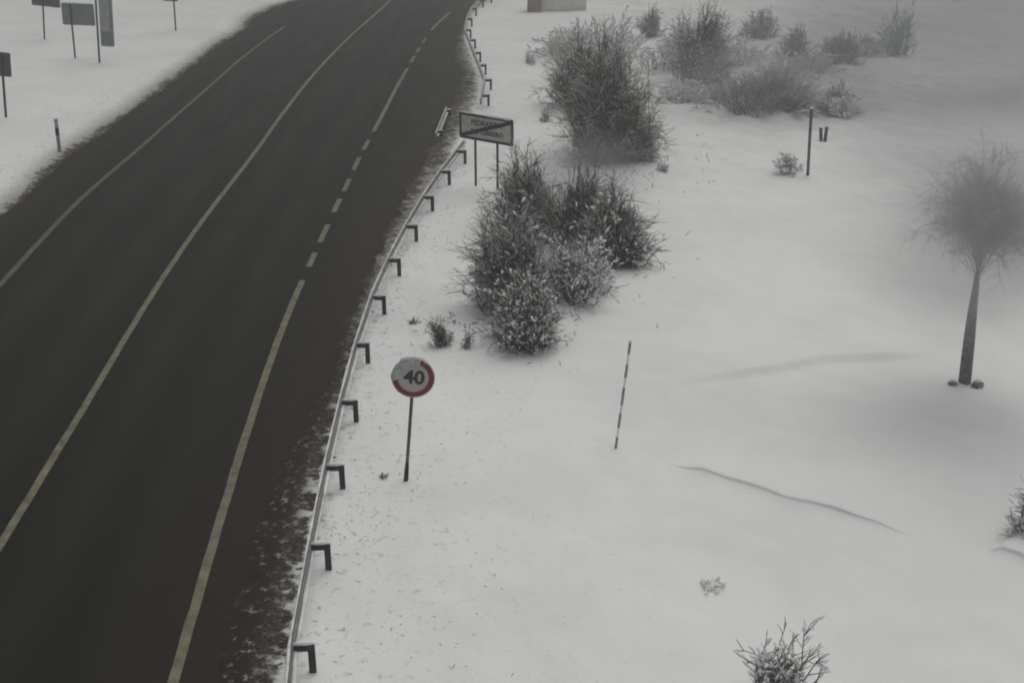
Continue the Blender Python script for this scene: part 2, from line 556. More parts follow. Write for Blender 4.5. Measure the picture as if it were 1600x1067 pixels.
# ------------------------------------------------------------------ road
ry = np.concatenate([np.arange(4, 120, 0.4), np.arange(120, 235, 3.0)])
cu = np.linspace(0, 1, 60)
x0 = X_left(ry) - 0.9; x1 = X_asph(ry) + 0.9
RX = x0[:, None] + (x1 - x0)[:, None] * cu[None, :]
RY = np.repeat(ry[:, None], 60, 1)
V = np.stack([RX, RY, np.zeros_like(RX)], -1).reshape(-1, 3)
i = np.arange(len(ry) - 1)[:, None] * 60 + np.arange(59)[None, :]
F = np.stack([i, i + 1, i + 61, i + 60], -1).reshape(-1, 4)
road = mesh_obj("road", V, F, M_asphalt)
tag(road, kind="structure")
mud = smooth(2.6, 0.2, X_asph(ry)[:, None] - RX) * 1.0
mud = np.maximum(mud, 0.8 * smooth(1.6, 0.2, RX - X_left(ry)[:, None]))
mud = np.clip(mud, 0, 1)
track = np.zeros_like(RX)
lm, lr, ll = L_mid(ry)[:, None], L_right(ry)[:, None], L_left(ry)[:, None]
for a, b in ((ll, lm), (lm, lr)):
    for f in (0.28, 0.72):
        track = np.maximum(track, np.exp(-((RX - (a + (b - a) * f)) / 0.5) ** 2))
for nm, arr in (("mud", mud), ("track", track)):
    a = road.data.attributes.new(nm, 'FLOAT', 'POINT')
    a.data.foreach_set("value", arr.ravel().astype(np.float32))


def marking(name, curve, spans, mat, w=0.17):
    Vs, Fs = [], []
    for a, b in spans:
        yy = np.arange(a, b, 0.4); yy = np.append(yy, b)
        c = curve(yy); wob = 0.012 * noise2(yy * 2.1, yy * 0, 21)
        n0 = len(Vs)
        for k in range(len(yy)):
            Vs += [(c[k] - w / 2 + wob[k], yy[k], 0.004), (c[k] + w / 2 + wob[k] * .5, yy[k], 0.004)]
        Fs += [(n0 + 2 * k, n0 + 2 * k + 1, n0 + 2 * k + 3, n0 + 2 * k + 2) for k in range(len(yy) - 1)]
    return tag(mesh_obj(name, np.array(Vs), Fs, mat, smooth_shade=False), kind="structure")


gy = lambda py: flat(800, py)[1]
marking("road_edge_line", L_left, [(8, gy(42))], M_paint_far, 0.19)
marking("road_centre_line", L_mid, [(8, 150)], M_paint, 0.17)
dash = [(417, 395), (379, 351), (332, 311), (299, 280), (266, 246), (234, 219), (206, 107), (98, 88), (82, 75), (68, 60), (48, 20)]
marking("road_lane_line", L_right, [(8, gy(438))] + [(gy(a), gy(b)) for a, b in dash], M_paint, 0.18)


# ------------------------------------------------------------------ guardrails
def guardrail(posts, label, tail=0.0, head=0.0, post_h=0.55, clear=0.30, down_end=False):
    base = [hit(*p) for p in posts]
    root = empty("guardrail", tuple(base[0]), label, "guardrail")
    o = base[0]
    B_ = np.array(base) - o
    tan = np.gradient(B_, axis=0); tan[:, 2] = 0
    tan /= np.linalg.norm(tan, axis=1, keepdims=True)
    nor = np.stack([-tan[:, 1], tan[:, 0], np.zeros(len(tan))], 1)     # to the left, towards the road
    path = B_ + nor * clear
    if tail: path = np.vstack([path[0] - tan[0] * tail, path]); nor = np.vstack([nor[0], nor])
    if head: path = np.vstack([path, path[-1] + tan[-1] * head]); nor = np.vstack([nor, nor[-1]])
    # finer path
    s = np.concatenate([[0], np.cumsum(np.linalg.norm(np.diff(path[:, :2], axis=0), axis=1))])
    ss = np.arange(0, s[-1], 0.22)
    pp = np.stack([np.interp(ss, s, path[:, k]) for k in range(3)], 1)
    nn = np.stack([np.interp(ss, s, nor[:, k]) for k in range(3)], 1)
    zt = pp[:, 2] + post_h + 0.02
    zt = np.convolve(np.pad(zt, 12, mode='edge'), np.ones(25) / 25, 'valid')
    if down_end:
        zt = zt - 0.5 * smooth(0.35, 1.0, ss / ss[-1])
    prof = [(0.00, -0.31), (0.015, -0.29), (0.075, -0.245), (0.075, -0.205), (0.01, -0.165), (0.01, -0.145), (0.075, -0.105), (0.075, -0.065), (0.015, -0.02), (0.0, 0.0)]
    back = [(a - 0.006, b) for a, b in prof[::-1]]
    ring = prof + back
    k = len(ring)
    V = np.array([[p + n * a + np.array([0, 0, z - p[2] + b]) for a, b in ring] for p, n, z in zip(pp, nn, zt)]).reshape(-1, 3)
    F = [(r * k + j, r * k + (j + 1) % k, (r + 1) * k + (j + 1) % k, (r + 1) * k + j) for r in range(len(pp) - 1) for j in range(k)]
    mesh_obj("rail_beam", V, F, M_galv, root, False)
    # snow lying along the top edge and in the fold of the beam
    sn = MB()
    rr = np.random.default_rng(len(posts))
    for off, zz, w, h in ((0.045, 0.0, 0.034, 0.028), (-0.045, -0.15, 0.042, 0.03)):
        V = []
        for j, (p, n, z) in enumerate(zip(pp, nn, zt)):
            q = 0.75 + 0.35 * float(noise2(j * 0.23, off * 50, 31)) + 0.12 * rr.random()
            q = max(q, 0.05)
            for a, b in ((-w, -0.012), (-w * .75, h * .6), (0, h), (w * .75, h * .6), (w, -0.012)):
                V.append(p + n * (off + a * q) + np.array([0, 0, z - p[2] + zz + b * q]))
        F = [(r * 5 + j, r * 5 + (j + 1) % 5, (r + 1) * 5 + (j + 1) % 5, (r + 1) * 5 + j) for r in range(len(pp) - 1) for j in range(5)]
        F += [(4, 3, 2, 1, 0), tuple((len(pp) - 1) * 5 + j for j in range(5))]
        sn.add(V, F)
    sn.build("snow_cap", M_capsnow, root, True)
    tanf = np.gradient(B_, axis=0)
    for b, t in zip(B_, tanf):
        rz = math.atan2(t[1], t[0]) - math.pi / 2
        n = np.array([-t[1], t[0], 0]) / np.linalg.norm(t[:2])
        lean = rr.normal(0, 0.012)
        pm = MB()
        # a C section post
        o8 = [(-0.055, -0.035), (0.055, -0.035), (0.055, 0.035), (0.038, 0.035), (0.038, -0.022), (-0.038, -0.022), (-0.038, 0.035), (-0.055, 0.035)]
        pm.prism(o8, (b[0] + lean, b[1], b[2] + (post_h - 0.35) / 2 + 0.0), (post_h + 0.35) / 2, rz)
        po = pm.build("post", M_post, root)
        sm = MB()
        c = b + n * clear / 2
        sm.box((c[0], c[1], b[2] + post_h - 0.07), (clear - 0.02, 0.07, 0.11), rz, 0.01)
        sm.build("spacer", M_post, po)
        cm = MB()
        cm.tube([b + n * (clear - .02) + [0, 0, post_h - 0.003], b + n * clear * .6 + [0, 0, post_h + .012], b + n * .05 + [0, 0, post_h + .014], b - n * .07 + [0, 0, post_h + .0]], [0.028, 0.04, 0.045, 0.02], 7)
        cm.build("snow_cap", M_snow, po, True)
    return root


guardrail(near_posts, "long snow capped steel guardrail running along the near right road edge past the round sign", tail=3.0, head=2.0)
guardrail(far_posts, "distant curving guardrail with dark posts behind the town exit sign", head=3.0, tail=1.0)
guardrail([(690, 214), (703, 181)], "short pale stub of guardrail at the road edge left of the town exit sign", head=0.5, tail=.5, post_h=0.28, clear=0.16)


# ------------------------------------------------------------------ round 40 sign
def text_mesh(txt, size, name, mat, parent, loc, sx=1.0, thick=0.0025, bold=0.0):
    cu_ = bpy.data.curves.new(name, 'FONT')
    cu_.body = txt; cu_.size = size; cu_.extrude = thick; cu_.offset = bold
    cu_.align_x = 'CENTER'; cu_.align_y = 'CENTER'
    tmp = bpy.data.objects.new(name, cu_)
    sc.collection.objects.link(tmp)
    dg = bpy.context.evaluated_depsgraph_get(); dg.update()
    me = bpy.data.meshes.new_from_object(tmp.evaluated_get(dg))
    bpy.data.objects.remove(tmp)
    co = np.empty(len(me.vertices) * 3, np.float32); me.vertices.foreach_get("co", co); co = co.reshape(-1, 3)
    # lay the lettering in the x-z plane, facing -y
    co = np.stack([co[:, 0] * sx + loc[0], -co[:, 2] + loc[1], co[:, 1] + loc[2]], 1)
    me.vertices.foreach_set("co", co.ravel()); me.update()
    me.materials.clear(); me.materials.append(mat)
    return link(bpy.data.objects.new(name, me), parent)


def disc(r, n=48): return [(r * math.cos(2 * math.pi * k / n), r * math.sin(2 * math.pi * k / n)) for k in range(n)]


b = hit(634, 752)
t = top_of(b, 645.5, 590)
root = empty("speed_limit_sign", tuple(b), "round red and white 40 speed sign caked with snow beside the guardrail", "road sign")
lean = math.atan2(t[0] - b[0], t[2] - b[2])
root.rotation_euler = (0, lean, 0)
hgt = float(np.linalg.norm(t - b))
rad = size_at(t, 34)
pm = MB(); pm.tube([(0, 0.045, -0.3), (0, 0.045, hgt + rad * 0.7)], 0.034, 12); pm.build("pole", M_pole, root, True)
pm = MB(); pm.tube([(0, 0.045, -0.06), (0, 0.045, 0.22), (0, 0.045, 0.42)], [0.05, 0.047, 0.036], 12); pm.build("pole_sleeve", M_brown_post, root, True)
head = link(bpy.data.objects.new("sign_head", None), root)
bpy.data.objects.remove(head)
pm = MB(); pm.plate([(x, z + hgt) for x, z in disc(rad)], -0.005, 0.008)
pm.ring(rad, rad - 0.015, -0.012, 0.02, 48, hgt)
plate = pm.build("sign_plate", M_white, root)
pm = MB(); pm.ring(rad * 0.96, rad * 0.72, -0.0085, -0.0052, 56, hgt); pm.build("red_border", M_red, plate)
text_mesh("40", rad * 0.92, "number", M_black, plate, (0.02, -0.008, hgt - 0.0), 1.05, 0.002, 0.012)
for dz in (0.15, -0.2):
    pm = MB(); pm.box((0, 0.03, hgt + dz), (0.22, 0.03, 0.05)); pm.build("bracket", M_galv, root)
# snow stuck to the upper left of the face
rs = np.random.default_rng(3)
def stuck(name, outline_in, outline_out, mat, parent, y=-0.03):
    n = len(outline_in)
    V = []; F = []
    for k in range(n):
        a = np.array(outline_in[k]); c = np.array(outline_out[k])
        for f, d in ((0, -0.012), (0.25, y), (0.6, y * 1.25), (0.95, y * .7), (1.03, 0.0)):
            p = a + (c - a) * f
            V.append((p[0], d + rs.normal(0, 0.004), p[1] + hgt))
    for k in range(n - 1):
        for j in range(4): F.append((k * 5 + j, k * 5 + j + 1, k * 5 + 6 + j, k * 5 + 5 + j))
    return mesh_obj(name, np.array(V), F, mat, parent)
ang = np.linspace(R(72), R(192), 34)
inn = [(rad * (0.64 + 0.05 * rs.normal() + .25 * smooth(R(180), R(205), a) + .22 * smooth(R(80), R(60), a)) * math.cos(a), rad * (0.60 + 0.05 * rs.normal() + .25 * smooth(R(180), R(205), a) + .22 * smooth(R(80), R(60), a)) * math.sin(a)) for a in ang]
out = [(rad * (1.0 + 0.012 * rs.normal()) * math.cos(a), rad * (1.0 + 0.012 * rs.normal()) * math.sin(a)) for a in ang]
stuck("snow_crust", inn, out, M_icysnow, root)
pm = MB(); a_ = np.linspace(R(50), R(130), 12)
pm.tube([(rad * math.cos(a) * 1.01, 0.0, hgt + rad * math.sin(a) * 1.01 + 0.012) for a in a_], [0.01] + [0.03 + 0.012 * rs.random() for _ in range(10)] + [0.01], 7)
pm.build("snow_cap", M_snow, root, True)

# ------------------------------------------------------------------ town exit sign
pa = hit(742, 291); pb = hit(776, 297)
mid = (pa + pb) / 2
rz = math.atan2(pb[1] - pa[1], pb[0] - pa[0])
root = empty("town_exit_sign", tuple(mid), "white rectangular town name sign with a dark diagonal slash on two posts", "road sign", None, rz)
half = np.linalg.norm((pb - pa)[:2]) / 2
pw = size_at(mid, 84) / math.cos(rz)
ptop = top_of(mid, 760, 181); pbot = top_of(mid, 760, 222)
z0, z1 = pbot[2] - mid[2], ptop[2] - mid[2]
ph = z1 - z0
for s in (-1, 1):
    pm = MB(); pm.box((s * half, 0.06, (z1 - 0.1 - 0.3) / 2), (0.085, 0.05, z1 - 0.1 + 0.3), 0, 0.01); pm.build("post", M_post, root)
cx = size_at(mid, 1.5)
def rrect(w, h, r, n=5):
    o = []
    for sx, sz, a0 in ((1, 1, 0), (-1, 1, 90), (-1, -1, 180), (1, -1, 270)):
        for k in range(n + 1):
            a = R(a0 + 90 * k / n)
            o.append((sx * (w / 2 - r) + r * math.cos(a), sz * (h / 2 - r) + r * math.sin(a)))
    return o
zc = (z0 + z1) / 2
pm = MB(); pm.plate([(x + cx, z + zc) for x, z in rrect(pw, ph, 0.06)], -0.0, 0.03); panel = pm.build("sign_panel", M_dull_white, root)
bo = rrect(pw - 0.01, ph - 0.01, 0.06); bi = rrect(pw - 0.20, ph - 0.20, 0.04)
n = len(bo)
V = [(x + cx, y, z + zc) for y in (-0.009, -0.001) for o in (bo, bi) for x, z in o]
F = []
for k in range(n):
    j = (k + 1) % n
    F += [(k, n + k, n + j, j), (2 * n + k, 2 * n + j, 3 * n + j, 3 * n + k), (k, j, 2 * n + j, 2 * n + k), (n + j, n + k, 3 * n + k, 3 * n + j)]
mesh_obj("black_border", np.array(V), F, M_black, panel, False)
text_mesh("PEDRAFITA", ph * 0.29, "lettering", M_black, panel, (cx - 0.0, -0.006, zc + ph * 0.17), 0.98, 0.003, 0.006)
text_mesh("DO CEBREIRO", ph * 0.26, "lettering", M_black, panel, (cx + 0.03, -0.006, zc - ph * 0.17), 0.92, 0.003, 0.006)
u = np.array([pw - 0.22, ph - 0.20]); u2 = np.array([-u[1], u[0]]) / np.linalg.norm(u)
w_ = 0.085
c1 = np.array([-(pw - 0.22) / 2, -(ph - 0.2) / 2]); c2 = -c1
pts = [c1, c1 + [w_ * 1.9, 0], c2 - [0, w_ * 1.1], c2, c2 - [w_ * 1.9, 0], c1 + [0, w_ * 1.1]]
pm = MB(); pm.plate([(x + cx, z + zc) for x, z in pts], -0.0145, -0.0095); pm.build("diagonal_slash", M_slash, panel)
pm = MB()
xx = np.linspace(-pw / 2 + 0.1, pw / 2 - 0.06, 26)
pm.tube([(x + cx, 0.015, z1 + 0.0) for x in xx], [0.01] + [0.025 + 0.035 * smooth(0, 1, (k / 24)) * (0.6 + 0.5 * rs.random()) for k in range(24)] + [0.01], 7)
pm.build("snow_cap", M_snow, root, True)


# ------------------------------------------------------------------ signs on the far side of the road, seen from behind
def back_sign(base_px, top_px, panel_px, name, label, mat, lip=False, yaw=0.0, pr=0.05, frame=True):
    b = hit(*base_px); t = top_of(b, *top_px)
    root = empty(name, tuple(b), label, "road sign")
    lean = math.atan2(t[0] - b[0], t[2] - b[2]); h = float(np.linalg.norm(t - b))
    root.rotation_euler = (0, lean, yaw)
    x0, y0, x1, y1 = panel_px
    q0 = top_of(b, x0, y0); q1 = top_of(b, x1, y1)
    ca = math.cos(lean); sa = math.sin(lean)
    loc = lambda q: ((q[0] - b[0]) * ca - (q[2] - b[2]) * sa, (q[0] - b[0]) * sa + (q[2] - b[2]) * ca)
    a0 = loc(q0); a1 = loc(q1)
    ztop = max(a0[1], a1[1]); zb = min(a0[1], a1[1]); xl, xr = min(a0[0], a1[0]), max(a0[0], a1[0])
    pm = MB(); pm.tube([(0, -0.05, -0.3), (0, -0.05, max(h, ztop - 0.08))], pr, 10); pm.build("pole", M_post, root, True)
    w, hh = xr - xl, ztop - zb
    cxx, cz = (xl + xr) / 2, (ztop + zb) / 2
    pm = MB(); pm.plate([(x + cxx, z + cz) for x, z in rrect(w, hh, 0.07)], 0.0, 0.03); p = pm.build("sign_panel", mat, root)
    if frame:
        for z in (zb + hh * 0.22, ztop - hh * 0.22):
            pm = MB(); pm.box((cxx, -0.012, z), (w * 0.9, 0.02, 0.05)); pm.build("stiffener", mat, p)
    pm = MB(); pm.tube([(xl + 0.08, 0.015, ztop + 0.005), (cxx, 0.015, ztop + 0.02), (xr - 0.08, 0.015, ztop + 0.005)], [0.015, 0.04, 0.015], 7); pm.build("snow_cap", M_snow, root, True)
    return root, (xl, xr, zb, ztop)


back_sign((10, 183), (3, 90), (-24, 80, 18, 121), "road_sign", "dark sign panel on one post at the left edge, left of the banded marker post", M_sign_dark, pr=0.055)
back_sign((118, 91), (110, 10), (95, 5, 149, 41), "road_sign", "mid grey wide sign panel seen from behind on a dark post across the road", M_sign_back, pr=0.05)
r_, (xl, xr, zb, zt) = back_sign((156, 98), (148, -30), (151, -40, 179, 74), "road_sign", "tall pale sign panel with a dark lower band, right of the wide grey panel", M_sign_pale, pr=0.055, frame=False)
pm = MB(); w = xr - xl
pm.box(((xl + xr) / 2, -0.012, zb + (zt - zb) * 0.11), (w - .1, 0.02, (zt - zb) * 0.22 - .06)); pm.box((xr - 0.11, -0.012, zb + (zt - zb) * 0.61), (0.12, 0.02, (zt - zb) * 0.76)); pm.build("dark_band", M_sign_back, r_)
back_sign((70, 62), (66, -30), (47, -45, 94, 13), "road_sign", "dark sign panel cut by the top edge, left of the wide grey panel", M_sign_dark, pr=0.05)
back_sign((275, 48), (270, -25), (252, -40, 278, 3), "road_sign", "small far sign on a thin dark post left of the road bend", M_sign_back, pr=0.05)


# ------------------------------------------------------------------ banded marker posts and poles
def banded_pole(base_px, top_px, name, label, cat, r, bands, mat_a, mat_b, extra=None, cap=True):
    b = hit(*base_px); t = top_of(b, *top_px)
    root = empty(name, tuple(b), label, cat)
    root.rotation_euler = (0, math.atan2(t[0] - b[0], t[2] - b[2]), 0)
    h = float(np.linalg.norm(t - b))
    pm = MB(); pm.tube([(0, 0, -0.3), (0, 0, h - 0.03), (0, 0, h)], [r, r, r * 0.6], 12); pm.build("shaft", mat_a, root, True)
    for lo, hi in bands:
        pm = MB(); pm.tube([(0, 0, h * lo), (0, 0, h * hi)], r + 0.004, 12); pm.build("band", mat_b, root, True)
    if cap:
        pm = MB(); pm.tube([(0, 0, h - .02), (0.0, 0, h + .015), (0, 0, h + 0.045)], [r * 1.25, r * 1.2, r * .3], 10); pm.build("snow_cap", M_snow, root, True)
    return root, h


banded_pole((962, 700), (985, 533), "snow_stake", "thin leaning snow stake with dark and white bands in the open snowfield", "snow stake", 0.025, [(0.0, 0.105), (0.2, 0.335), (0.415, 0.575), (0.67, 0.79), (0.885, 0.99)], M_snow, M_galv)
banded_pole((93, 237), (87, 186), "delineator_post", "grey marker post with a dark band near the left road edge", "marker post", 0.075, [(0.50, 0.74)], M_sign_pale, M_post)
r_, h = banded_pole((1262, 274), (1268, 169), "pole", "plain tall dark pole in the snow beside a small shrub", "pole", 0.058, [(0, 0.02)], M_pole, M_post)
def short_post(base_px, top_px, label):
    b = hit(*base_px); t = top_of(b, *top_px)
    root = empty("short_post", tuple(b), label, "post", "short dark posts beside the tall pole")
    root.rotation_euler = (0, math.atan2(t[0] - b[0], t[2] - b[2]), 0.3)
    h = float(np.linalg.norm(t - b))
    pm = MB(); pm.box((0, 0, (h - 0.2) / 2), (0.13, 0.11, h + 0.2), 0, 0.025); pm.build("shaft", M_post, root)
    pm = MB(); pm.tube([(-.05, 0, h), (0, 0, h + .03), (.05, 0, h)], [.03, .055, .03], 7); pm.build("snow_cap", M_snow, root, True)
short_post((1283, 219), (1282, 200), "short dark post right of the tall pole, the left of the pair")
short_post((1289, 221), (1292, 199), "short dark post right of the tall pole, the right and darker of the pair")


# ------------------------------------------------------------------ bushes
def bush(base_px, w_px, h_px, label, mat=M_twig, n=150, twigs=9, snow=260, name="bush", cat="bush", group=None, seed=0,
         lean=(0.0, 0.0), upright=0.6, twig_r=0.011, lump=(0.045, 0.019), snow_mat=None, frost=0.30, flop=0.25, depth=1.0, hang=0.0):
    b = hit(*base_px)
    n = int(n * 1.35); twigs = int(twigs * 1.5); twig_r = twig_r * 0.62 if twig_r > 0.0095 else twig_r
    rad = size_at(b, w_px) * 0.5
    H = size_at(b, h_px) / CP
    rg = np.random.default_rng(100 + seed)
    root = empty(name, tuple(b), label, cat, group)
    # stems stand in several uneven clumps of different height, a thicket rather than a fan
    nc = max(3, int(4 + 3 * rad))
    ca = rg.uniform(0, 2 * np.pi, nc); cq = np.sqrt(rg.uniform(0.02, 1, nc)) * 0.72
    ch = rg.uniform(0.5, 1.08, nc) * (1 - upright * 0.45 * cq ** 2); ch[0] = 1.05; cq[0] *= 0.4
    ci = rg.integers(0, nc, n)
    cen = np.stack([cq * np.cos(ca), cq * np.sin(ca)], 1) * rad
    sub = rg.normal(0, 0.30 * rad, (n, 2))
    pos = cen[ci] + sub
    az = np.arctan2(pos[:, 1], pos[:, 0]) + rg.normal(0, 0.3, n)
    q = np.clip(np.linalg.norm(pos, axis=1) / rad, 0, 1.35)
    foot = np.stack([pos[:, 0] * 0.72, pos[:, 1] * 0.72 * depth, np.full(n, -0.12)], 1)
    sr = np.linalg.norm(sub, axis=1) / (0.45 * rad)
    reach = q * rad * rg.uniform(0.8, 1.25, n)
    top = H * ch[ci] * np.clip(1.0 - 0.35 * sr ** 2, 0.25, 1) * rg.uniform(0.55, 1.05, n)
    tip = np.stack([reach * np.cos(az) + lean[0] * top, reach * np.sin(az) * depth + lean[1] * top, top], 1)
    tt = np.linspace(0, 1, 5)
    mid_ = foot + (tip - foot) * 0.5
    mid_[:, 2] += flop * top * 0.4
    P = ((1 - tt) ** 2)[None, :, None] * foot[:, None, :] + (2 * tt * (1 - tt))[None, :, None] * mid_[:, None, :] + (tt ** 2)[None, :, None] * tip[:, None, :]
    P[:, 1:] += rg.normal(0, 0.035 * H, P[:, 1:].shape)
    # the longest whips arch over under their snow
    arch = rg.random(n) < 0.3
    P[arch, 4, 2] -= 0.16 * top[arch]; P[arch, 4, 0] += 0.14 * H * np.cos(az[arch]); P[arch, 4, 1] += 0.14 * H * np.sin(az[arch])
    P[:, 1:, 2] = np.maximum(P[:, 1:, 2], 0.03)
    Rs = np.linspace(0.018, 0.005, 5)[None, :] * rg.uniform(0.7, 1.2, (n, 1)) * min(1.3, max(0.5, H / 1.6))
    V1, F1 = tube_batch(P, Rs)
    # twigs along the outer part of each stem, fine and mostly pointing up and out
    m = n * twigs
    si = np.repeat(np.arange(n), twigs)
    f = rg.uniform(0.25, 1.0, m) * 3.999
    k = f.astype(int); fr = (f - k)[:, None]
    st = P[si, k] * (1 - fr) + P[si, k + 1] * fr
    dr = P[si, k + 1] - P[si, k]; dr /= np.linalg.norm(dr, axis=1, keepdims=True) + 1e-9
    outw = np.stack([np.cos(az[si]), np.sin(az[si]), np.zeros(m)], 1)
    dv = dr * 0.8 + outw * 0.25 + rg.normal(0, 0.50, (m, 3)) + np.array([0, 0, 0.22 - hang])
    dv /= np.linalg.norm(dv, axis=1, keepdims=True)
    ln = rg.uniform(0.06, 0.21, m) * max(H, rad) * 0.9
    bend = rg.normal(0, 0.16, (m, 3)); bend[:, 2] -= 0.10
    T = np.stack([st, st + dv * (ln * 0.5)[:, None] + bend * (ln * .25)[:, None], st + dv * ln[:, None] + bend * (ln * 0.9)[:, None]], 1)
    T[:, :, 2] = np.maximum(T[:, :, 2], 0.02)
    Rt = np.array([1.0, 0.8, 0.35])[None, :] * (twig_r * rg.uniform(0.7, 1.3, (m, 1)))
    # the outer twigs are furred with rime
    rime = rg.random(m) < frost * (0.45 + 0.9 * q[si]) * (0.5 + f / 4)
    V2, F2 = tube_batch(T[~rime], Rt[~rime])
    V = np.vstack([V1, V2]); F = np.vstack([F1, F2 + len(V1)])
    mesh_obj("branches", V, F, mat, root, False)
    if rime.any():
        V3, F3 = tube_batch(T[rime], Rt[rime] * 1.25)
        tag(mesh_obj("rimed_twigs", V3, F3, M_rime, root, False), kind="stuff")
    if snow:
        # snow sits on the twigs: more of it towards the outside and low down
        w = 0.4 + q[si]
        idx = rg.choice(m, snow, p=w / w.sum(), replace=snow > m)
        C = T[idx, 1] * 0.6 + T[idx, 2] * 0.4
        D = T[idx, 2] - T[idx, 0]; D /= np.linalg.norm(D, axis=1, keepdims=True) + 1e-9
        W = lump[1] * rg.uniform(0.6, 1.5, snow); Lh = lump[0] * rg.uniform(0.6, 1.7, snow)
        C[:, 2] += W * 0.5
        VV, FF = lump_batch(C, D, Lh, W)
        tag(mesh_obj("snow_load", VV, FF, snow_mat or M_snow, root), kind="stuff")
    return root


G = "snow covered bushes on the verge"
bush((822, 534), 92, 126, "dark front bush flecked with snow, nearest the round sign in the bush row", M_twig, 230, 10, 1100, seed=1, group=G, lean=(-0.12, 0.05), lump=(0.055, 0.024), twig_r=0.014, flop=0.35)
bush((810, 478), 112, 160, "wide grey brown bush with feathery twigs just behind the dark front bush", M_twig_brown, 260, 11, 560, seed=2, group=G, lean=(-0.10, 0), lump=(0.07, 0.020), twig_r=0.012, frost=0.4)
bush((884, 462), 124, 112, "low snow laden bush at the right foot of the feathery bush", M_twig_grey, 170, 9, 1150, seed=3, group=G, lean=(0.12, 0), lump=(0.065, 0.024), flop=0.5, frost=0.45)
bush((824, 356), 104, 134, "blackish upright bush just right of the town exit sign posts", M_twig, 240, 11, 150, seed=4, group=G, lean=(-0.05, 0), twig_r=0.014)
bush((958, 414), 96, 138, "dark bush with bent twigs on the right side of the bush row", M_twig, 220, 10, 480, seed=5, group=G, lean=(0.05, 0), lump=(0.09, 0.036), twig_r=0.014, flop=0.45)
bush((900, 385), 125, 140, "hazy grey bush filling the middle of the bush row", M_twig_brown, 230, 11, 160, seed=6, group=G, twig_r=0.010)
bush((956, 250), 140, 172, "largest bush, tall and brownish, above the middle of the bush row", M_twig_brown, 320, 12, 220, seed=7, group=G, lean=(-0.04, 0), twig_r=0.014)
bush((915, 168), 126, 125, "dark grey bush behind the largest brownish bush", M_twig, 260, 11, 260, seed=8, group=G, twig_r=0.013, lump=(0.09, 0.035))
bush((1003, 248), 60, 66, "small grey bush at the right flank of the largest bush", M_twig_grey, 110, 9, 90, seed=9, group=G)
bush((930, 88), 160, 66, "very snowy low bush at the top of the bush row", M_twig_grey, 110, 6, 900, seed=10, group=G, lump=(0.14, 0.055), frost=0.75, twig_r=0.013)
bush((1040, 104), 95, 56, "snowy thin bush between the bush row and the far dark bush", M_twig_grey, 60, 6, 420, seed=11, group=G, lump=(0.13, 0.045), frost=0.6)
G2 = "far bushes along the upper edge"
bush((1094, 128), 74, 112, "tall dark grey bush, darkest of the far line of bushes", M_twig, 230, 11, 240, seed=12, group=G2, twig_r=0.016, lump=(0.10, 0.04), upright=0.3)
bush((1186, 58), 56, 46, "small dark bush beside the tall far bush", M_twig, 120, 9, 40, seed=13, group=G2, twig_r=0.018)
bush((1243, 88), 50, 50, "pale round bush in the far line, faded by haze", M_twig_grey, 110, 9, 60, seed=14, group=G2, twig_r=0.02)
bush((1312, 96), 72, 54, "dark double bush in the far line left of the bare sapling", M_twig, 140, 9, 90, seed=15, group=G2, twig_r=0.02)
bush((1396, 86), 58, 78, "bare sapling with thin upright twigs at the right of the far line", M_twig_grey, 60, 7, 40, seed=16, group=G2, twig_r=0.02, upright=0.5, name="sapling", cat="sapling")
bush((1018, 58), 36, 48, "small faded bush above the thin snowy bush", M_twig_grey, 80, 8, 30, seed=17, group=G2, twig_r=0.02)
bush((1180, 168), 170, 62, "wide blurred grey bush in front of the far line", M_twig_grey, 260, 14, 0, seed=18, group=G2, twig_r=0.009, frost=0.62)
bush((1302, 168), 84, 44, "low snow buried shrub behind the tall dark pole", M_twig_grey, 90, 8, 420, seed=19, group=G2, twig_r=0.014, lump=(0.14, 0.055))
for px_, py_, w_, h_, lab_, sd_ in ((1150, 100, 110, 42, "low snowy scrub right of the tall dark grey far bush", 41), (1218, 122, 84, 38, "snowy scrub just above the wide blurred grey bush", 42),
                                   (1268, 112, 72, 38, "snowy scrub under the pale round far bush", 43), (1062, 74, 76, 44, "faint snowy scrub left of the tall dark grey far bush", 44),
                                   (1350, 84, 52, 34, "small snowy scrub between the double bush and the bare sapling", 45), (1075, 160, 90, 40, "thin snowy scrub left of the wide blurred grey bush", 46)):
    bush((px_, py_), w_, h_, lab_, M_twig_grey, 70, 6, 330, seed=sd_, group=G2, lump=(0.14, 0.05), frost=0.6, twig_r=0.014, name="scrub", cat="scrub", flop=0.5)
bush((1235, 268), 36, 36, "small snowy shrub left of the tall dark pole", M_twig_grey, 50, 7, 110, seed=20, lump=(0.10, 0.04), lean=(-0.5, 0), cat="shrub", name="shrub")
bush((1200, 1112), 124, 178, "leafless snowy shrub cut by the bottom edge", M_twig_grey, 38, 7, 330, seed=21, lump=(0.07, 0.020), twig_r=0.0090, name="shrub", cat="shrub", lean=(0.22, 0), frost=0.35)
bush((1622, 845), 92, 120, "snow draped shrub cut by the right edge", M_twig_grey, 120, 8, 800, seed=22, lump=(0.06, 0.022), name="shrub", cat="shrub")
G3 = "small tufts poking through the snow"
bush((690, 541), 34, 50, "dark upright tuft between the round sign and the bush row", M_twig, 60, 8, 12, seed=23, name="tuft", cat="tuft", group=G3, lean=(-0.35, 0), lump=(0.05, 0.02), twig_r=0.010)
bush((729, 541), 22, 36, "slim grey tuft beside the dark upright tuft", M_twig_grey, 26, 7, 10, seed=24, name="tuft", cat="tuft", group=G3, lump=(0.05, 0.02), twig_r=0.010)
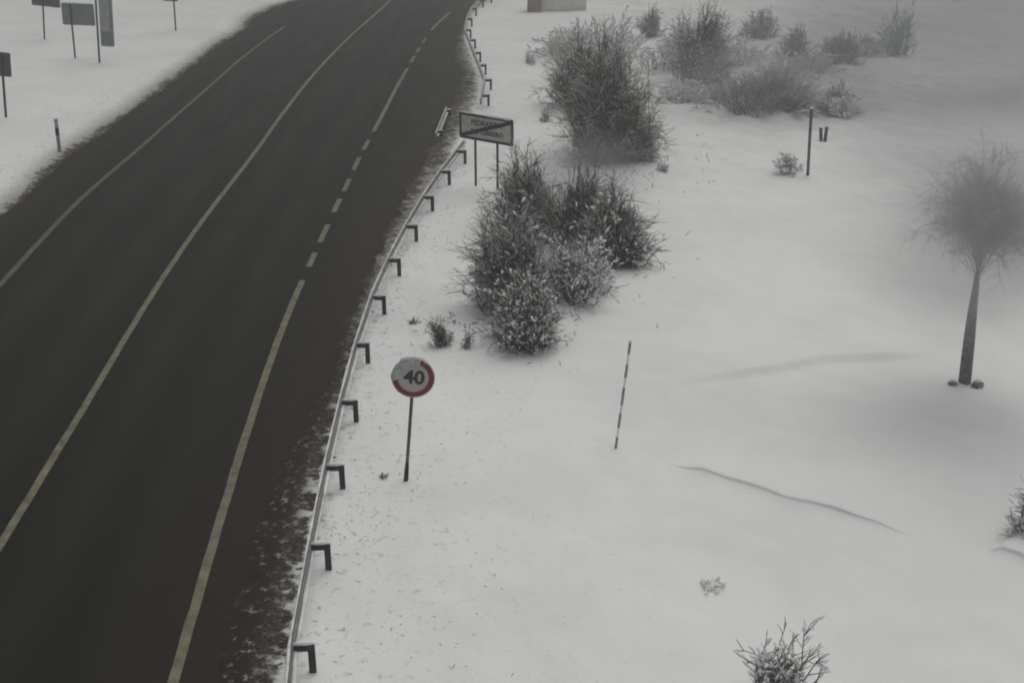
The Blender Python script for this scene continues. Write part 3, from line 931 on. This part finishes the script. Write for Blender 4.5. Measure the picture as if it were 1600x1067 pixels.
bush((648, 506), 18, 14, "tiny tuft in snow left of the dark upright tuft", M_twig_grey, 20, 6, 4, seed=25, name="tuft", cat="tuft", group=G3, lump=(0.04, 0.02))
bush((597, 746), 14, 12, "tiny dark tuft at the left of the round sign pole", M_twig_grey, 24, 6, 4, seed=26, name="tuft", cat="tuft", group=G3, lump=(0.03, 0.015), twig_r=0.007)
bush((1033, 268), 26, 20, "low tuft right of the largest brownish bush", M_twig_grey, 26, 6, 20, seed=27, name="tuft", cat="tuft", group=G3, twig_r=0.014)
bush((856, 190), 20, 24, "small tuft left of the dark grey bush", M_twig_grey, 26, 6, 10, seed=28, name="tuft", cat="tuft", group=G3, twig_r=0.014)
bush((826, 100), 26, 22, "faint far tuft left of the snowy low bush", M_twig_grey, 26, 6, 16, seed=29, name="tuft", cat="tuft", group=G3, twig_r=0.014)
bush((1112, 918), 44, 6, "flat snow buried tuft above the leafless shrub at the bottom", M_twig_pale, 22, 4, 70, seed=30, name="tuft", cat="tuft", group=G3, twig_r=0.006, lump=(0.05, 0.018), frost=0.8, flop=0.0)


# ------------------------------------------------------------------ rimed trees on the right
def tree(base_px, top_px, crown_px, label, seed, trunk_r, n=260, twigs=14, mat=M_twig_pale, twig_r=0.012, snow=900, group=None):
    b = hit(*base_px); t = top_of(b, *top_px)
    rg = np.random.default_rng(500 + seed)
    root = empty("tree", tuple(b), label, "tree", group)
    fork = t - b
    c0 = top_of(b, crown_px[0], crown_px[1]) - b
    rx = size_at(b, crown_px[2]); rz_ = size_at(b, crown_px[3]) / CP
    tm = MB()
    tm.tube([(0, 0, -0.3), (0, 0, 0.05), fork * 0.35, fork * 0.7, fork, fork * 0.5 + c0 * 0.5, c0 + np.array([0, 0, rz_ * 0.5])],
            [trunk_r * 1.12, trunk_r * 1.05, trunk_r, trunk_r * .92, trunk_r * .78, trunk_r * .3, trunk_r * .08], 12)
    tm.build("trunk", M_bark, root, True)
    # limbs from the fork, into the crown
    th = rg.uniform(0, 2 * np.pi, n); ph_ = np.arccos(rg.uniform(-0.75, 1, n)); rr = np.minimum(np.abs(rg.normal(0, 0.60, n)) + 0.15, rg.uniform(0.75, 1.08, n))
    rr *= 0.85 + 0.25 * np.sin(3 * th + seed) + 0.12 * np.sin(7 * ph_)
    tip = c0 + np.stack([rx * rr * np.sin(ph_) * np.cos(th), rx * rr * np.sin(ph_) * np.sin(th), rz_ * rr * np.cos(ph_)], 1)
    f0 = rg.uniform(0.25, 1.0, (n, 1))
    start = fork * (1 - f0) + (c0 + np.array([0, 0, rz_ * .3])) * f0
    tt = np.linspace(0, 1, 5)[None, :, None]
    ctl = start * 0.5 + tip * 0.5 + np.array([0, 0, 0.2 * rz_])
    P = (1 - tt) ** 2 * start[:, None] + 2 * tt * (1 - tt) * ctl[:, None] + tt ** 2 * tip[:, None]
    P[:, 1:] += rg.normal(0, 0.05, P[:, 1:].shape)
    Rr = np.array([1.0, .75, .5, .35, .2])[None] * rg.uniform(0.004, 0.009, (n, 1))
    V1, F1 = tube_batch(P, Rr, 4)
    m = n * twigs; si = np.repeat(np.arange(n), twigs)
    f = rg.uniform(0.3, 1, m) * 3.999; k = f.astype(int); fr = (f - k)[:, None]
    st = P[si, k] * (1 - fr) + P[si, k + 1] * fr
    dr = P[si, k + 1] - P[si, k]; dr /= np.linalg.norm(dr, axis=1, keepdims=True) + 1e-9
    dv = dr * 0.6 + rg.normal(0, 0.55, (m, 3)); dv /= np.linalg.norm(dv, axis=1, keepdims=True)
    ln = rg.uniform(0.2, 0.6, m)
    T = np.stack([st, st + dv * (ln * .5)[:, None] + rg.normal(0, .03, (m, 3)), st + dv * ln[:, None]], 1)
    V2, F2 = tube_batch(T, np.array([1, .8, .4])[None] * (twig_r * rg.uniform(.7, 1.3, (m, 1))))
    mesh_obj("limbs", V1, F1, M_twig_pale, root, False)
    cr = mesh_obj("crown", V2, F2, mat, root, False)
    if snow:
        idx = rg.choice(m, snow)
        D = T[idx, 2] - T[idx, 0]; D /= np.linalg.norm(D, axis=1, keepdims=True)
        W = 0.028 * rg.uniform(.6, 1.5, snow)
        C = T[idx, 1].copy(); C[:, 2] += W * .5
        VV, FF = lump_batch(C, D, 0.10 * rg.uniform(.6, 1.6, snow), W)
        tag(mesh_obj("snow_load", VV, FF, M_rime, root), kind="stuff")


tree((1507, 597), (1519, 490), (1540, 335, 112, 105), "rimed tree with a bare leaning trunk and soft grey crown at the right", 1, 0.14, 380, 26, M_rime, 0.0040, 0)

def stone(px, py, w_px, label, seed):
    b = hit(px, py); r = size_at(b, w_px) / 2
    rg = np.random.default_rng(seed)
    V, F = [], []
    n, k = 10, 6
    for a in range(k + 1):
        ph_ = math.pi * a / k
        for j in range(n):
            th = 2 * math.pi * j / n
            q = r * (1 + 0.22 * rg.normal() * (0 < a < k))
            V.append((q * math.sin(ph_) * math.cos(th), q * math.sin(ph_) * math.sin(th), q * 0.75 * math.cos(ph_) + r * 0.25))
    for a in range(k):
        for j in range(n): F.append((a * n + j, a * n + (j + 1) % n, a * n + n + (j + 1) % n, a * n + n + j))
    root = empty("stone", tuple(b), label, "stone", "stones at the foot of the rimed tree")
    mesh_obj("rock_body", np.array(V), F, M_stone, root)
    pm = MB(); pm.tube([(-r * .8, 0.02, r * .8), (0, 0.02, r * 1.05), (r * .7, 0.02, r * .8)], [r * .2, r * .5, r * .15], 8); pm.build("snow_cap", M_snow, root, True)


stone(1488, 601, 13, "small pale stone left of the rimed tree trunk", 1)
stone(1527, 604, 18, "larger dark stone right of the rimed tree trunk", 2)

# ------------------------------------------------------------------ far wall with a pillar, cut by the top edge
b = hit(835, 18)
root = empty("boundary_wall", tuple(b), "far pale pink wall with a brick pillar at the top edge", "wall")
w = size_at(b, 22); L_ = size_at(b, 70)
pm = MB(); pm.box((0, 0, 0.8), (w, w, 2.2), 0, 0.04); pm.box((0, 0, 1.95), (w * 1.2, w * 1.2, 0.1), 0, .03); pm.build("pillar", M_brick, root)
pm = MB(); pm.box((w / 2 + L_ / 2, 0.05, 0.6), (L_, 0.25, 1.5)); pm.build("wall_panel", M_plaster, root)

# ------------------------------------------------------------------ dry grass blades poking through the snow by the rail
ng = 5200
gyv = rng.uniform(15, 62, ng)
off = rng.exponential(1.5, ng) * np.where(rng.random(ng) < 0.25, -0.25, 1.0)
clump = noise2(gyv * 0.9, off * 1.2, 77)
keep = clump > 0.05
gyv, off = gyv[keep], off[keep]
gx = X_rail(gyv) + off + 0.15
gz = height(gx, gyv)
m = len(gx)
D = np.stack([rng.normal(0, 0.7, m), rng.normal(0, 0.7, m), rng.uniform(0.15, 0.7, m)], 1)
D /= np.linalg.norm(D, axis=1, keepdims=True)
ln = rng.uniform(0.04, 0.13, m)
S0 = np.stack([gx, gyv, gz - 0.02], 1)
P = np.stack([S0, S0 + D * (ln * .6)[:, None], S0 + D * ln[:, None] - np.array([0, 0, 1]) * (ln * .15)[:, None]], 1)
V, F = tube_batch(P, np.array([1, .8, .3])[None] * rng.uniform(0.004, 0.008, (m, 1)))
tag(mesh_obj("dry_grass", V, F, M_grass, None, False), "dry grass blades poking through the snow along the guardrail", "grass", None, "stuff")

# low twigs and stalks around the bushes
nu = 2600
ux, uy = [], []
for (px_, py_, sx_, sy_, k_) in ((900, 440, 120, 90, 700), (960, 240, 95, 60, 600), (960, 90, 130, 50, 450), (1120, 110, 150, 45, 500), (700, 520, 50, 25, 120), (1330, 130, 60, 40, 260), (1060, 250, 50, 50, 120)):
    for a_, b_ in rng.normal(0, 0.55, (k_, 2)):
        if float(noise2((px_ + a_ * sx_) * 0.03, (py_ + b_ * sy_) * 0.05, 88)) > -0.15:
            x_, y_ = flat(px_ + a_ * sx_, max(py_ + b_ * sy_, 3)); ux.append(x_); uy.append(y_)
ux, uy = np.array(ux), np.array(uy)
m = len(ux)
D = np.stack([rng.normal(0, 0.6, m), rng.normal(0, 0.6, m), rng.uniform(0.25, 1.0, m)], 1); D /= np.linalg.norm(D, axis=1, keepdims=True)
ln = rng.uniform(0.10, 0.36, m)
S0 = np.stack([ux, uy, height(ux, uy) - 0.03], 1)
P = np.stack([S0, S0 + D * (ln * .6)[:, None], S0 + D * ln[:, None] - np.array([0, 0, 1]) * (ln * .2)[:, None]], 1)
V, F = tube_batch(P, np.array([1, .8, .3])[None] * rng.uniform(0.008, 0.016, (m, 1)))
tag(mesh_obj("undergrowth", V, F, M_twig_grey, None, False), "low grey stalks poking through the snow around the bushes", "undergrowth", None, "stuff")

# lumps of ploughed slush on the verge
ns = 260
sy = rng.uniform(15, 75, ns); f = rng.beta(2.0, 1.6, ns)
sx = X_asph(sy) + (X_rail(sy) - X_asph(sy)) * f
C = np.stack([sx, sy, height(sx, sy) + 0.0], 1)
D = np.stack([rng.normal(0, 1, ns), rng.normal(0, 1, ns), rng.normal(0, .15, ns)], 1); D /= np.linalg.norm(D, axis=1, keepdims=True)
V, F = lump_batch(C, D, rng.uniform(0.02, 0.07, ns), rng.uniform(0.015, 0.04, ns))
M_slush = material("dirty_slush", (0.05, 0.042, 0.036), 0.7, 0.2, 0.5, 3, col2=(0.20, 0.185, 0.17), bump=0.4)
tag(mesh_obj("slush_lumps", V, F, M_slush), "dirty ploughed slush lumps between the asphalt and the guardrail", "slush", None, "stuff")

# ------------------------------------------------------------------ haze
hz = bpy.data.materials.new("haze")
hz.use_nodes = True
nt = hz.node_tree; nt.nodes.clear()
vo = nt.nodes.new("ShaderNodeVolumePrincipled")
vo.inputs["Color"].default_value = (0.50, 0.51, 0.50, 1)
vo.inputs["Density"].default_value = 0.0045
vo.inputs["Anisotropy"].default_value = 0.55
oo = nt.nodes.new("ShaderNodeOutputMaterial")
nt.links.new(vo.outputs[0], oo.inputs["Volume"])
pm = MB(); pm.box((0, 0, 6.3), (4400, 4400, 16.0))
hb = pm.build("haze", hz)
tag(hb, "grey winter haze over the road and snowfield", "haze", None, "stuff")


# ------------------------------------------------------------------ added volume patches standing in for droplet smears on the lens
def lens_smear(center, radii, density, seed, col=(0.46, 0.475, 0.475)):
    m = bpy.data.materials.new("lens_smear")
    m.use_nodes = True
    nt = m.node_tree; N = nt.nodes; L = nt.links; N.clear()
    v = N.new("ShaderNodeVolumePrincipled"); o = N.new("ShaderNodeOutputMaterial")
    L.new(v.outputs[0], o.inputs["Volume"])
    v.inputs["Color"].default_value = (*col, 1); v.inputs["Anisotropy"].default_value = 0.3
    tc = N.new("ShaderNodeTexCoord"); g = N.new("ShaderNodeTexGradient"); g.gradient_type = 'SPHERICAL'
    L.new(tc.outputs["Object"], g.inputs["Vector"])
    nz = N.new("ShaderNodeTexNoise"); nz.inputs["Scale"].default_value = 1.7; nz.inputs["Detail"].default_value = 2
    mp = N.new("ShaderNodeMapping"); mp.inputs["Location"].default_value = (seed * 3.7, seed * 1.3, 0)
    L.new(tc.outputs["Object"], mp.inputs["Vector"]); L.new(mp.outputs[0], nz.inputs["Vector"])
    r1 = N.new("ShaderNodeMapRange"); r1.interpolation_type = 'SMOOTHSTEP'; r1.inputs[1].default_value = 0.0; r1.inputs[2].default_value = 0.85
    L.new(g.outputs["Fac"], r1.inputs[0])
    r2 = N.new("ShaderNodeMapRange"); r2.inputs[1].default_value = 0.3; r2.inputs[2].default_value = 0.65; r2.inputs[3].default_value = 0.35; r2.inputs[4].default_value = density * 1.0
    r2.inputs[3].default_value = density * 0.3
    L.new(nz.outputs[0], r2.inputs[0])
    mu = N.new("ShaderNodeMath"); mu.operation = 'MULTIPLY'
    L.new(r1.outputs[0], mu.inputs[0]); L.new(r2.outputs[0], mu.inputs[1]); L.new(mu.outputs[0], v.inputs["Density"])
    V, F = [], []
    n, k = 20, 12
    for a in range(k + 1):
        ph_ = math.pi * a / k
        for j in range(n):
            th = 2 * math.pi * j / n
            V.append((1.02 * math.sin(ph_ + 1e-3) * math.cos(th), 1.02 * math.sin(ph_ + 1e-3) * math.sin(th), 1.02 * math.cos(ph_)))
    for a in range(k):
        for j in range(n): F.append((a * n + j, a * n + n + j, a * n + n + (j + 1) % n, a * n + (j + 1) % n))
    F += [tuple(range(n)), tuple(range((k + 1) * n - 1, k * n - 1, -1))]
    ob = mesh_obj("lens_smear", np.array(V), F, m)
    ob.location = center; ob.scale = radii
    tag(ob, "soft grey added patch standing in for a droplet smear on the lens", "lens_smear", None, "stuff")


def above(px, py, base_py, dz=0.0):
    """a point over the ground of base_py's distance, seen at (px, py)"""
    b = hit(px, base_py); return top_of(b, px, py)


lens_smear(tuple(above(1530, 350, 597) + np.array([0, -1.4, 0.4])), (4.6, 3.4, 3.4), 0.43, 1, (0.64, 0.65, 0.65))
lens_smear(tuple(above(1520, 60, 160)), (14.0, 9.0, 6.5), 0.16, 2, (0.36, 0.38, 0.39))
lens_smear(tuple(above(1180, 130, 175)), (9.0, 5.5, 3.0), 0.15, 3, (0.54, 0.55, 0.55))
lens_smear(tuple(above(910, 285, 340)), (3.4, 2.8, 2.3), 0.34, 4)
lens_smear(tuple(above(1440, 205, 260)), (5.5, 4.0, 1.9), 0.14, 5)
lens_smear(tuple(above(1220, 60, 110)), (17.0, 8.0, 4.5), 0.05, 6, (0.62, 0.63, 0.63))
